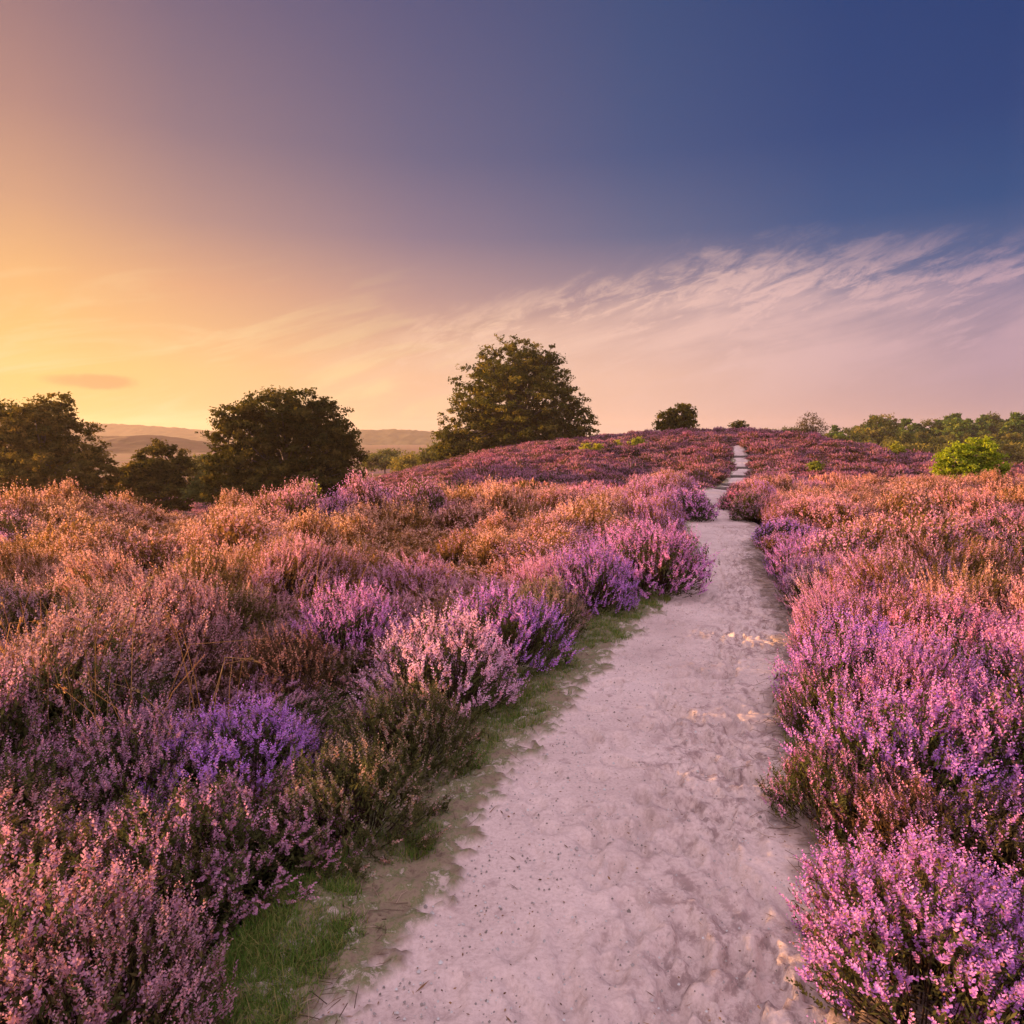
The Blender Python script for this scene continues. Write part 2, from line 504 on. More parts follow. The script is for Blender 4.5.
def scatter_tree(name, coll):
    g = bpy.data.node_groups.new(name, 'GeometryNodeTree')
    g.interface.new_socket('Geometry', in_out='INPUT', socket_type='NodeSocketGeometry')
    g.interface.new_socket('Geometry', in_out='OUTPUT', socket_type='NodeSocketGeometry')
    N = g.nodes; L = g.links
    gi = N.new('NodeGroupInput'); go = N.new('NodeGroupOutput')
    ci = N.new('GeometryNodeCollectionInfo'); ci.inputs['Collection'].default_value = coll
    ci.inputs['Separate Children'].default_value = True; ci.inputs['Reset Children'].default_value = True
    iop = N.new('GeometryNodeInstanceOnPoints'); iop.inputs['Pick Instance'].default_value = True
    def na(nm, typ):
        a = N.new('GeometryNodeInputNamedAttribute'); a.data_type = typ; a.inputs['Name'].default_value = nm; return a.outputs['Attribute']
    L.new(gi.outputs[0], iop.inputs['Points']); L.new(ci.outputs[0], iop.inputs['Instance'])
    L.new(na('idx', 'INT'), iop.inputs['Instance Index'])
    e = N.new('FunctionNodeEulerToRotation'); L.new(na('rot', 'FLOAT_VECTOR'), e.inputs[0]); L.new(e.outputs[0], iop.inputs['Rotation'])
    L.new(na('scl', 'FLOAT_VECTOR'), iop.inputs['Scale'])
    L.new(iop.outputs[0], go.inputs[0])
    return g


def instancer(name, P, rot, scl, idx, attrs, coll, mat):
    m = bpy.data.meshes.new(name); m.vertices.add(len(P)); m.vertices.foreach_set('co', np.asarray(P, np.float32).ravel())
    for nm, v in (('rot', rot), ('scl', scl)):
        a = m.attributes.new(nm, 'FLOAT_VECTOR', 'POINT'); a.data.foreach_set('vector', np.asarray(v, np.float32).ravel())
    a = m.attributes.new('idx', 'INT', 'POINT'); a.data.foreach_set('value', np.asarray(idx, np.int32))
    for nm, v in attrs.items():
        a = m.attributes.new(nm, 'FLOAT_COLOR', 'POINT'); a.data.foreach_set('color', np.concatenate([v, np.ones((len(v), 1))], 1).astype(np.float32).ravel())
    m.materials.append(mat)
    o = link(name, m)
    md = o.modifiers.new('scatter', 'NODES'); md.node_group = scatter_tree(name + '_nodes', coll)
    return o


for zone, meshes in (('near', NEAR), ('mid', MID), ('far', FARH)):
    X, Y = scatter(zone); n = len(X)
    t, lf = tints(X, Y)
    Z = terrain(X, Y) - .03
    s = rng.uniform(.75, 1.35, n) * {'near': .92, 'mid': 1.0, 'far': 1.25}[zone]
    hgt = (.42 + 1.15 * sstep((fbm(X * .75, Y * .6, 71, 3) - .22) / .55)) * {'near': .95, 'mid': 1.0, 'far': .60}[zone]
    de = np.minimum(np.abs(X - hl(Y)), np.abs(X - hr(Y)))
    hgt *= 1 - .42 * sstep((-X - 1.5) / 4) * sstep((Y - 11) / 5) * (zone != 'near')
    hgt *= 1 - .16 * (zone == 'mid') * (X > pathc(Y))
    hgt *= 1 - .22 * sstep((Y - 13) / 4) * (X < pathc(Y)) * (zone == 'mid')
    s *= 1 - .28 * (1 - sstep((de - .3) / .5))
    if zone == 'near': hgt *= np.where(X < pathc(Y), .88, .92)
    rot = np.stack([rng.normal(0, .2, n), rng.normal(0, .2, n), rng.uniform(0, 6.283, n)], 1)
    scl = np.stack([s, s, s * hgt], 1)
    low = rng.integers(0, len(meshes), n)
    if zone == 'near': low = np.where(rng.random(n) < np.where(X < 0, .45, .28), 3, low)
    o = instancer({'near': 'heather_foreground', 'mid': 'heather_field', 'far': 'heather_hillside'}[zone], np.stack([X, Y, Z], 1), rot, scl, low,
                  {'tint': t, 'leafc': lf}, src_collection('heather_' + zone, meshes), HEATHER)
    tag(o, {'near': 'dense flowering heather of the foreground on both sides of the sandy path',
            'mid': 'sunlit orange and purple heather covering the level heath in the middle distance',
            'far': 'low purple heather covering the hill and the far heath'}[zone], 'heather', kind='stuff')

for (x, y, r, h, lab, tint, leaf, var) in BUSH:
    lod = SPLIT if y < 9 else SPLITM
    v = var if var is not None else int(rng.integers(0, 3))
    o = empty('heather_bush', (x, y, gz(x, y) - .03), lab, 'heather bush', 'heather bushes along the path and in the foreground')
    o.rotation_euler = (0, 0, rng.uniform(0, 6.28))
    o.scale = (r / .44, r / .44, h / .53)
    for nm, mm in zip(('foliage', 'flowers'), lod[min(v, len(lod) - 1)]):
        c = link(nm, mm, o)
        c['tint'] = [float(q) for q in tint]; c['leafc'] = [float(q) for q in leaf]

# ------------------------------------------------------------------ ground sheet
def ground_mesh():
    s = np.linspace(-1, 1, 421)
    xs = np.sinh(s * 5.2) / math.sinh(5.2) * 1500 + s * 6
    q = np.linspace(0, 1, 420)
    ys = -6 + np.sinh(q * 5.6) / math.sinh(5.6) * 1500 + q * 12
    X, Y = np.meshgrid(xs, ys)
    Z = terrain(X, Y)
    inside = sstep(np.minimum(X - (hl(Y) - .45), (hr(Y) + .45) - X) / .35) * (Y < 57)
    Z = Z - .16 * inside
    V = np.stack([X, Y, Z], -1).reshape(-1, 3)
    k = NT('heath_soil')
    tc = k.n('ShaderNodeTexCoord').outputs['Object']
    n = k.noise(1.3, 6, .6, tc); n2 = k.noise(.05, 4, .6, tc)
    soil = k.ramp(n, [(.3, (.035, .022, .015)), (.55, (.07, .045, .028)), (.75, (.05, .05, .022))])
    ps = k.n('ShaderNodeSeparateXYZ'); k.set(ps, 0, tc)
    farf = k.maprange(ps.outputs[1], 70, 110)
    heath = k.ramp(n2, [(.35, (.10, .045, .06)), (.5, (.13, .07, .035)), (.65, (.07, .065, .02))])
    k.princ(k.mix(farf, soil, heath), .95, n, .6, .05)
    o = link('ground', mesh('ground', V, grid_quads(len(ys), len(xs)), smooth=True, mats=[k.m]))
    tag(o, kind='structure')


ground_mesh()


# ------------------------------------------------------------------ sandy path (real relief: dents, prints, ridges)
def path_mesh():
    ys = [1.0]
    while ys[-1] < 56.5: ys.append(ys[-1] + max(.018, .0042 * ys[-1] + .0011 * max(0, ys[-1] - 6) ** 1.4))
    ys = np.array(ys); nc = 150
    t = np.linspace(0, 1, nc)[None, :]
    xl = (hl(ys) - .40)[:, None]; xr = (hr(ys) + .40)[:, None]
    X = xl + (xr - xl) * t; Y = np.repeat(ys[:, None], nc, 1)
    dl = X - sl(Y); dh = X - hl(Y); dr = hr(Y) - X
    H = (fbm(X * 1.1, Y * .8, 5, 3) - .5) * .035 + (fbm(X * 6, Y * 6, 15, 4) - .5) * .009
    rough = sstep((dl / np.maximum(dl + dr, .2) - .38) / .3) * sstep((fbm(X * 1.6, Y * 1.2, 77, 3) - .33) / .2)
    rough = np.clip(rough + .25 * sstep((fbm(X * 2.2, Y * 2.2, 78, 3) - .5) / .1), 0, 1)
    # trodden prints: short dents with a raised lip
    pr = np.zeros_like(X)
    ny = 750
    py_ = 1.2 + rng.random(ny) ** 1.3 * 12.5
    fx = np.where(rng.random(ny) < .8, rng.beta(4, 2.2, ny), rng.random(ny))
    px_ = sl(py_) + .1 + (hr(py_) - sl(py_) - .15) * fx
    for cx, cy in zip(px_, py_):
        i0 = np.searchsorted(ys, cy - .3); i1 = np.searchsorted(ys, cy + .3)
        if i1 <= i0: continue
        a = rng.normal(0, .5); L = rng.uniform(.06, .16); W = rng.uniform(.028, .065); d = rng.uniform(.008, .034)
        ux = (X[i0:i1] - cx) * math.cos(a) - (Y[i0:i1] - cy) * math.sin(a)
        uy = (X[i0:i1] - cx) * math.sin(a) + (Y[i0:i1] - cy) * math.cos(a)
        q = np.sqrt((ux / W) ** 2 + (uy / L) ** 2) + (vnoise(X[i0:i1] * 30, Y[i0:i1] * 30, 5) - .5) * .5
        pr[i0:i1] += -d * (1 - sstep((q - .72) / .28)) + d * .22 * np.exp(-((q - 1.25) / .25) ** 2)
    rid = np.abs(fbm(X * 9, Y * 13, 25, 3) - .5) * 2
    H = H + np.clip(pr, -.055, .012) + rough * (-.014 * sstep((.22 - rid) / .2) + (fbm(X * 20, Y * 24, 35, 3) - .5) * .022)
    verge = 1 - sstep((dl - .02 + (fbm(X * 4, Y * 3, 55, 3) - .5) * .35 + (fbm(X * 23, Y * 23, 56, 3) - .5) * .30) / .07)
    H = H + verge * (.03 + (fbm(X * 11, Y * 11, 65, 3) - .5) * .04 + (fbm(X * 34, Y * 34, 66, 2) - .5) * .03)
    sink = sstep(-(dh + .08) / .3) + sstep(-(dr + .06) / .32)
    Z = terrain(X, Y) + .02 + H - .17 * sink
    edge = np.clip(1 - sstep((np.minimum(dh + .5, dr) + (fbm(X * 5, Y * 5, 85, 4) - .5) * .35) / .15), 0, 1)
    V = np.stack([X, Y, Z], -1).reshape(-1, 3)
    k = NT('sand')
    tc = k.n('ShaderNodeTexCoord').outputs['Object']
    big = k.noise(1.2, 5, .6, tc); fine = k.noise(60, 5, .7, tc); mid = k.noise(9, 6, .65, tc)
    sand = k.ramp(big, [(.3, (.43, .325, .27)), (.6, (.55, .43, .36)), (.8, (.49, .39, .34))])
    sand = k.mix(1.0, sand, k.ramp(fine, [(.3, (.80, .78, .77)), (.55, (1, 1, 1)), (.75, (1.1, 1.09, 1.08))]), 'MULTIPLY')
    sand = k.mix(k.maprange(mid, .56, .70), sand, (.34, .25, .21, 1))
    dent_shade = k.attr('rough').outputs['Fac']
    sand = k.mix(k.math('MULTIPLY', k.math('MULTIPLY', dent_shade, k.maprange(k.noise(13, 7, .72, tc), .47, .62)), .75), sand, (.20, .13, .11, 1))  # shade of the trodden dents painted into the sand as dark blotches
    moss = k.ramp(k.noise(11, 9, .78, tc), [(.34, (.10, .065, .04)), (.46, (.20, .15, .09)), (.53, (.10, .11, .035)), (.60, (.36, .28, .22))])
    c = k.mix(k.attr('verge').outputs['Fac'], sand, moss)
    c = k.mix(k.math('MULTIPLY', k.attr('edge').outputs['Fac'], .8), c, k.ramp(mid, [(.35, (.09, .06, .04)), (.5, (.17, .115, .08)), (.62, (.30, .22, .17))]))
    grit = k.math('ADD', k.math('MULTIPLY', fine, .5), mid)
    k.princ(c, .95, grit, .75, .013)
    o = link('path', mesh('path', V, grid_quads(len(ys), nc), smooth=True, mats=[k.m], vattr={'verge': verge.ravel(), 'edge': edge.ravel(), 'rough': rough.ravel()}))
    tag(o, kind='structure')


path_mesh()


def path_z(x, y): return terrain(x, y) + .02


# ------------------------------------------------------------------ grass on the verge, litter, dry stalks
def blades(N_, X, Y, Z, h0, h1, w, lean, mat, name):
    n = len(X); A = Acc()
    a = rng.uniform(0, 6.283, n); H = rng.uniform(h0, h1, n); ln = np.abs(rng.normal(0, lean, n)) * H
    d = np.stack([np.cos(a), np.sin(a), np.zeros(n)], 1)
    s = np.stack([-np.sin(a), np.cos(a), np.zeros(n)], 1) * w
    p0 = np.stack([X, Y, Z - .01], 1); p1 = p0 + np.array([0, 0, 1]) * (H * .55)[:, None] + d * (ln * .3)[:, None]; p2 = p0 + np.array([0, 0, 1]) * H[:, None] * .95 + d * ln[:, None]
    V = np.stack([p0 - s, p0 + s, p1 - s * .8, p1 + s * .8, p2 - s * .12, p2 + s * .12], 1).reshape(-1, 3)
    b = np.arange(n)[:, None] * 6
    Q = np.concatenate([b + np.array([[0, 1, 3, 2]]), b + np.array([[2, 3, 5, 4]])])
    r = rng.random(n)
    A.add(V, Q, np.stack([np.ones(2 * n), np.tile(r, 2), np.tile(rng.random(n), 2)], 1))
    return link(name, A.build(name, [mat]))


GRASS = foliage_material('grass_blade', (.06, .12, .022), (.10, .175, .038), (.27, .23, .10), .4, (1.2, 1.2, .6))
STRAW = foliage_material('dry_straw', (.30, .17, .07), (.42, .26, .11), (.55, .38, .19), .3, (1.1, 1, .8))


def verge_grass():
    n = 170000
    Y = 1.3 + rng.random(n) ** 1.9 * 11
    t = rng.random(n)
    X = hl(Y) - .25 + (sl(Y) - hl(Y) + .38) * t
    dens = fbm(X * 2.6, Y * 1.7, 91, 3) * .75 + .25 * fbm(X * 9, Y * 9, 92, 2)
    k = dens - .10 * t - .22 * sstep((t - .55) / .45) + .10 * (rng.random(n) - .5) > .36
    # grassy skirt under the bushes at the right edge
    m = 5000
    Y2 = 2.2 + rng.random(m) * 2.4; X2 = hr(Y2) - .03 + .26 * rng.random(m) ** .7
    k2 = fbm(X2 * 3, Y2 * 2, 95, 2) > .5
    X = np.concatenate([X[k], X2[k2]]); Y = np.concatenate([Y[k], Y2[k2]])
    Z = path_z(X, Y) + .02
    o = blades(0, X, Y, Z, .012, .055, .0016, .75, GRASS, 'grass')
    tag(o, 'short green grass and moss of the verge beside the sandy path', 'grass', kind='stuff')


verge_grass()


def litter():
    A = Acc(); n = 2200
    Y = 1.6 + rng.random(n) ** 1.6 * 11; X = sl(Y) - .15 + (hr(Y) - sl(Y) + .15) * np.where(rng.random(n) < .85, rng.beta(.45, .5, n), rng.random(n))
    Z = path_z(X, Y) + (fbm(X * 1.1, Y * .8, 5, 3) - .5) * .035 + .006
    a = rng.uniform(0, 6.283, n); L = rng.uniform(.004, .016, n) * np.where(rng.random(n) < .12, 4, 1)
    d = np.stack([np.cos(a), np.sin(a), rng.normal(0, .15, n)], 1) * L[:, None]
    s = np.stack([-np.sin(a), np.cos(a), rng.normal(0, .5, n)], 1) * rng.uniform(.001, .0035, n)[:, None]
    A.cards(np.stack([X, Y, Z], 1), s, d * .5, np.stack([np.ones(n), rng.random(n), rng.random(n)], 1))
    m = foliage_material('plant_litter', (.04, .025, .018), (.10, .06, .04), (.22, .15, .10), .1, (1, 1, 1))
    tag(link('plant_litter', A.build('plant_litter', [m])), 'scattered dark twigs and dead heather bits lying on the sand', 'plant litter', kind='stuff')
    # dead heather stems fallen along both edges
    A = Acc(); n = 4200
    Y = 1.3 + rng.random(n) ** 1.6 * 12; right = rng.random(n) < .4
    X = np.where(right, hr(Y) + rng.normal(.02, .10, n), hl(Y) + (sl(Y) - hl(Y)) * rng.beta(.9, 1.5, n) + rng.normal(0, .04, n))
    for x_, y_ in zip(X, Y):
        a = rng.uniform(0, 6.283); L = rng.uniform(.03, .13); z_ = float(path_z(np.array([x_]), np.array([y_]))[0]) + .022
        d = np.array([math.cos(a), math.sin(a), rng.normal(.05, .18)]) * L * .5; c = np.array([x_, y_, z_])
        A.tube([c - d, c + rng.normal(size=3) * L * .07, c + d], [.0016, .0014, .0006], 3, (1, rng.random(), rng.random()))
    tag(link('fallen_stems', A.build('fallen_stems', [foliage_material('dead_stem', (.06, .04, .03), (.16, .11, .08), (.34, .26, .20), 0.0, (1, 1, 1))])), 'dead heather stems fallen along both edges of the sandy path', 'plant litter', kind='stuff')
    # small pebbles
    A = Acc(); n = 4200
    Y = 1.5 + rng.random(n) ** 1.8 * 6; X = sl(Y) - .2 + (hr(Y) - sl(Y) + .2) * rng.beta(.9, 1.8, n)
    Z = path_z(X, Y) + (fbm(X * 1.1, Y * .8, 5, 3) - .5) * .035 + .004
    r = rng.uniform(.0015, .0055, n) * np.where(rng.random(n) < .04, 1.8, 1)
    ang = np.arange(5) * 2 * math.pi / 5
    for zz, rr in ((0, 1),):
        top = np.stack([X, Y, Z + r * .8], 1)
        ring = np.stack([X[:, None] + np.cos(ang + .3) * r[:, None] * rng.uniform(.7, 1.2, (n, 5)), Y[:, None] + np.sin(ang + .3) * r[:, None] * rng.uniform(.7, 1.2, (n, 5)), np.repeat((Z - r * .3)[:, None], 5, 1)], -1)
        V = np.concatenate([top[:, None], ring, top[:, None] + np.array([.001, .001, 0])], 1).reshape(-1, 3)
        b = np.arange(n)[:, None] * 7
        Q = np.concatenate([b + np.array([[0, 1, 2, 3]]), b + np.array([[0, 3, 4, 5]]), b + np.array([[0, 5, 1, 6]])])
        A.add(V, Q, np.tile(np.stack([np.ones(n), rng.random(n), rng.random(n)], 1), (3, 1)))
    m = foliage_material('pebble_stone', (.20, .15, .13), (.42, .34, .32), (.62, .56, .54), 0.0, (1, 1, 1))
    tag(link('gravel', A.build('gravel', [m])), 'small pale pebbles and grit strewn over the sandy path', 'gravel', kind='stuff')


litter()


def stalk_tuft(px, py, n, h, spread, lab):
    x, y = flat(px, py); A = Acc()
    for i in range(n):
        a = rng.uniform(0, 6.283); L = h * rng.uniform(.6, 1.05)
        b = np.array([rng.normal(0, spread * .35), rng.normal(0, spread * .35), 0])
        d = np.array([math.cos(a), math.sin(a), 0]) * rng.uniform(.05, .45) * L
        kink = rng.random() < .25
        p = [b, b + d * .25 + np.array([0, 0, L * .4]), b + d * .65 + np.array([0, 0, L * .75]), b + d * (1.25 if not kink else 1.7) + np.array([0, 0, L * (1 if not kink else .7)])]
        A.tube(p, [.0032, .0027, .0020, .0011], 3, (1, rng.random(), rng.random()))
        if rng.random() < .5:      # seed head
            m = 14; t = rng.random(m)[:, None]
            c = np.array(p[3]) * t + np.array(p[2]) * (1 - t) * .35 + np.array(p[3]) * (1 - t) * .65 + rng.normal(size=(m, 3)) * .006
            dd = unit(np.array(p[3]) - np.array(p[2]) + rng.normal(size=(m, 3)) * .05)
            A.cards(c, unit(np.cross(dd, rng.normal(size=(m, 3)))) * .0025, dd * .011, np.stack([np.ones(m), rng.random(m), rng.random(m)], 1))
    o = link('dry_grass_tuft', A.build('dry_grass_tuft', [STRAW]))
    o.location = (x, y, float(terrain(np.array([x]), np.array([y]))[0]))
    tag(o, lab, 'dry grass', 'dry grass stalks standing in the heather')


stalk_tuft(85, 770, 24, 1.0, .30, 'tallest tuft of orange dry grass stalks in the left foreground heather')
stalk_tuft(150, 775, 9, .92, .35, 'few slanting straw stalks right of the tallest dry grass tuft')
stalk_tuft(212, 735, 8, .88, .32, 'thin straw stalks behind the low violet bush on the left heath')
stalk_tuft(318, 650, 10, .92, .3, 'thin pale grass stalks in front of the orange heather on the left')
stalk_tuft(30, 745, 18, .9, .35, 'dense tuft of dry straw at the far left margin of the heath')

# ------------------------------------------------------------------ log steps on the path up the hill
def log_steps():
    kb = bark_material('weathered_log', (.06, .045, .035), (.15, .12, .10))
    desc = ['lowest and widest log step across the sandy path on the hill', 'second log step from the bottom on the hill path', 'third log step from the bottom on the hill path',
            'fourth log step from the bottom on the hill path', 'topmost small log step where the hill path disappears']
    for i, (Y, lab) in enumerate(zip((31.0, 35.5, 40.5, 45.0, 50.0), desc)):
        x0, x1 = float(hl(Y)) - .08, float(hr(Y)) + .08
        z = float(terrain(np.array([(x0 + x1) / 2]), np.array([Y]))[0]) + .07
        c = np.array([(x0 + x1) / 2, Y, z])
        e = empty('log_step', (c[0], Y, z - .12), lab, 'log step', 'log steps on the hill path')
        A = Acc(); n = 9; t = np.linspace(-.5, .5, n)
        pts = np.stack([t * (x1 - x0), np.sin(t * 5 + i) * .015, np.full(n, .12) + np.cos(t * 7 + i) * .01], 1)
        rad = .095 + .008 * np.sin(t * 9 + i); rad[0] *= .9; rad[-1] *= .9
        pts = np.concatenate([pts[:1] - [.002, 0, 0], pts, pts[-1:] + [.002, 0, 0]]); rad = np.concatenate([[.004], rad, [.004]])
        A.tube(pts, rad, 10, (0, .5, .5))
        link('log', A.build('log', [kb], True), e)
        for sx in (-.42, .42):
            P = Acc(); q = np.array([sx * (x1 - x0), -.13, 0])
            P.tube([q + [0, 0, -.2], q + [0, 0, .19], q + [0, 0, .20]], [.035, .033, .004], 7, (0, .5, .5))
            link('peg', P.build('peg', [kb], True), e)


log_steps()

# ------------------------------------------------------------------ trees
LEAF_DARK = foliage_material('leaf_dark_olive', (.04, .055, .015), (.085, .10, .03), (.16, .14, .04), .42)
LEAF_BEECH = foliage_material('leaf_autumn_olive', (.06, .055, .015), (.11, .085, .024), (.20, .13, .035), .5)
LEAF_HILL = foliage_material('leaf_hill_green', (.030, .036, .010), (.062, .066, .017), (.15, .125, .03), .45)
LEAF_LIME = foliage_material('leaf_lime', (.28, .32, .035), (.42, .45, .05), (.60, .56, .08), .66, (1.5, 1.5, .5))
LEAF_YOUNG = foliage_material('leaf_young', (.19, .21, .035), (.28, .29, .045), (.40, .37, .07), .5, (1.2, 1.2, .6))
LEAF_PINE = foliage_material('leaf_pine', (.030, .065, .022), (.075, .135, .035), (.19, .23, .05), .4)
LEAF_SCRUB = foliage_material('leaf_scrub', (.09, .09, .03), (.14, .14, .045), (.22, .19, .06), .45)
LEAF_BRONZE = foliage_material('leaf_bronze', (.07, .05, .025), (.12, .08, .04), (.18, .12, .06), .4)


def crown_mesh(name, lobes, leaf, nclump, nleaf, mat, clump=.5, flatk=.55, shell=.55, droop=0.0, trunk_pts=None):
    """lobes: (x, y, z, rx, ry, rz).  Leaves gathered in sprays at twig ends, sky showing between the sprays"""
    A = Acc(); L = np.array(lobes, float)
    vol = (L[:, 3] * L[:, 4] * L[:, 5]) ** .75; pick = rng.choice(len(L), nclump, p=vol / vol.sum())
    d = rand_dirs(nclump); d[:, 2] = np.where(d[:, 2] < -.85, -d[:, 2], d[:, 2])
    f = shell + (1 - shell) * rng.random(nclump) ** .7
    f = f * (1 + .10 * rng.normal(size=nclump).clip(-1, .7))
    C = L[pick, :3] + d * L[pick, 3:6] * f[:, None]
    # drop sprays that fall deep inside another lobe now and then, so depth stays open
    size = clump * rng.uniform(.6, 1.35, nclump)
    out = unit(d + np.array([0, 0, -.15]))
    tone = np.clip(rng.normal(.45, .26, nclump), 0, 1)
    P = rng.normal(size=(nclump, nleaf, 3)).clip(-1.7, 1.7) * .5
    P[..., 2] *= flatk
    c = C[:, None] + P * size[:, None, None] + out[:, None] * (np.abs(P[..., :1]) * size[:, None, None] * .5)
    c[..., 2] -= droop * np.abs(P[..., 0]) * size[:, None]
    N = nclump * nleaf
    c = c.reshape(-1, 3)
    nrm = unit(np.repeat(out, nleaf, 0) * .4 + np.array([0, 0, .6]) + rng.normal(size=(N, 3)) * .55)
    ax = unit(np.cross(nrm, rng.normal(size=(N, 3)))); ay = np.cross(nrm, ax)
    s = leaf * rng.uniform(.6, 1.3, N)[:, None]
    A.cards(c, ax * s * .45, ay * s * .8, np.stack([np.ones(N), np.clip(np.repeat(tone, nleaf) + rng.normal(0, .13, N), 0, 1), rng.random(N)], 1))
    return A.build(name, [mat]), C


def trunk_mesh(name, h, r, C, nlimb, mat=BARK, fork=.25, bend=0.0):
    A = Acc(); n = 7
    t = np.linspace(0, 1, n)
    pts = np.stack([np.sin(t * 3) * bend + 0 * t, np.cos(t * 2.3) * bend * .6 - bend * .6, t * h - .3], 1)
    A.tube(pts, r * (1.25 - .25 * np.minimum(t * 8, 1)) * (1 - .85 * t), 9, (0, .5, .5))
    pick = rng.choice(len(C), min(nlimb, len(C)), replace=False)
    for i in pick:
        e = C[i]
        zz = min(max(e[2] * rng.uniform(.3, .75), fork * h), h * .85); q = (zz + .3) / h
        b = np.array([np.interp(q, t, pts[:, 0]), np.interp(q, t, pts[:, 1]), zz])
        m = b + (e - b) * .5 + np.array([0, 0, .08 * np.linalg.norm(e - b)])
        r0 = r * (1 - .8 * q) * rng.uniform(.3, .6)
        A.tube([b, b + (m - b) * .5 + rng.normal(size=3) * .03 * h * .2, m, m + (e - m) * .6, e], [r0, r0 * .8, r0 * .55, r0 * .3, .006], 5, (0, .5, .5))
    return A.build(name, [mat], True)


def plant_tree(name, x, y, lobes, leaf, nclump, nleaf, mat, label, cat, group=None, z=None, trunk_h=None, trunk_r=.25, nlimb=40, **kw):
    z = float(terrain(np.array([x]), np.array([y]))[0]) if z is None else z
    e = empty(name, (x, y, z), label, cat, group)
    m, C = crown_mesh(name + '_crown', lobes, leaf, nclump, nleaf, mat, **kw)
    top = max(l[2] + l[5] for l in lobes)
    h = trunk_h or top * .8
    link('trunk', trunk_mesh(name + '_trunk', h, trunk_r, C, nlimb), e)
    link('crown', m, e)
    return e


def lobes_px(cpx, Y, zg, lst, depth=.8):
    """lobes measured in the photo at distance Y -> metres about the tree's foot"""
    out = []
    x0 = (cpx - CX) / FPX * Y
    for (px, py, rx, ry) in lst:
        p = at(px, py, Y); s = Y / FPX
        out.append((p[0] - x0, rng.uniform(-.25, .25) * rx * s, p[2] - zg, rx * s, max(rx, ry) * s * depth, ry * s))
    return out




def silhouette_tree(name, cpx, Y, lst, leaf, ncl, nlf, mat, label, cat, trunk_r, group=None, nlimb=50, zg=None, depth=.85, **kw):
    x = (cpx - CX) / FPX * Y
    z = gz(x, Y) if zg is None else zg
    return plant_tree(name, x, Y, lobes_px(cpx, Y, z, lst, depth), leaf, ncl, nlf, mat, label, cat, group, z=z, trunk_r=trunk_r, nlimb=nlimb, **kw)


# large tree on the ridge
silhouette_tree('broadleaf_tree', 520, 74, [(514, 367, 38, 30), (540, 380, 30, 32), (488, 395, 38, 32), (520, 400, 55, 42), (554, 413, 34, 26), (574, 424, 21, 17), (560, 432, 30, 14),
                (462, 430, 26, 26), (480, 438, 42, 22), (525, 432, 58, 22), (450, 446, 16, 15), (462, 452, 24, 14), (500, 446, 40, 14)],
                .17, 1900, 54, LEAF_HILL, 'largest dark broadleaf tree standing on the ridge of the heather hill', 'tree', .42, nlimb=90, clump=.50, shell=.42)
# round tree in the hollow, left
silhouette_tree('broadleaf_tree', 287, 42, [(285, 418, 50, 28), (248, 438, 36, 34), (322, 436, 36, 36), (285, 450, 68, 42), (344, 466, 22, 28), (226, 470, 22, 26), (300, 484, 60, 22), (240, 490, 34, 18), (335, 492, 32, 16)],
                .115, 1800, 54, LEAF_BEECH, 'wide dome shaped tree in the hollow behind the left heath', 'tree', .34, nlimb=90, clump=.34, shell=.45)
# tree at the left margin
silhouette_tree('broadleaf_tree', 45, 42, [(57, 414, 20, 20), (44, 430, 34, 28), (10, 440, 44, 36), (76, 446, 26, 24), (60, 470, 52, 30), (98, 474, 20, 22), (10, 480, 50, 28), (70, 496, 48, 18)],
                .115, 1300, 54, LEAF_BEECH, 'dark brown tree at the left margin with a pointed crown', 'tree', .32, nlimb=70, clump=.34, shell=.45)
# small tree between them
silhouette_tree('broadleaf_tree', 165, 46, [(163, 462, 26, 20), (180, 478, 20, 20), (148, 478, 24, 20), (165, 494, 36, 18)],
                .115, 560, 54, LEAF_BEECH, 'small rounded tree between the left margin tree and the dome shaped one', 'tree', .16, nlimb=30, clump=.30, shell=.45)
silhouette_tree('shrub', 128, 45, [(130, 474, 14, 12), (122, 488, 18, 16), (138, 494, 14, 12)],
                .11, 190, 50, LEAF_BEECH, 'low dark shrub against the left side of the small rounded tree', 'shrub', .08, nlimb=12, clump=.28, shell=.4)
silhouette_tree('shrub', 207, 44, [(207, 484, 16, 10), (214, 492, 18, 10), (198, 493, 14, 8)],
                .10, 160, 50, LEAF_SCRUB, 'golden low shrub at the left foot of the dome shaped tree', 'shrub', .06, nlimb=12, clump=.26, shell=.4)
# tree pair on the hill top
silhouette_tree('broadleaf_tree', 680, 73, [(680, 417, 15, 12), (684, 424, 13, 9), (672, 424, 10, 8)],
                .17, 110, 70, LEAF_HILL, 'small compact tree on top of the heather hill', 'tree', .14, nlimb=24, clump=.40, shell=.45)
silhouette_tree('broadleaf_tree', 661, 73.5, [(662, 420, 6, 7), (659, 427, 5, 5)],
                .15, 26, 40, LEAF_HILL, 'thin sapling at the left side of the compact hilltop tree', 'tree', .06, nlimb=14, clump=.34, shell=.4)
silhouette_tree('shrub', 738, 75, [(738, 428, 7, 6), (741, 426, 4, 4)],
                .14, 34, 50, LEAF_HILL, 'tiny round shrub on the hill skyline right of the compact tree', 'shrub', .05, nlimb=8, clump=.3, shell=.4)
# half bare tree by the belt
silhouette_tree('broadleaf_tree', 811, 95, [(811, 426, 15, 13), (805, 434, 12, 9), (820, 434, 11, 9)],
                .13, 120, 24, LEAF_BRONZE, 'bronze thin leaved tree with twigs showing beyond the right flank of the hill', 'tree', .17, nlimb=110, clump=.5, shell=.4)
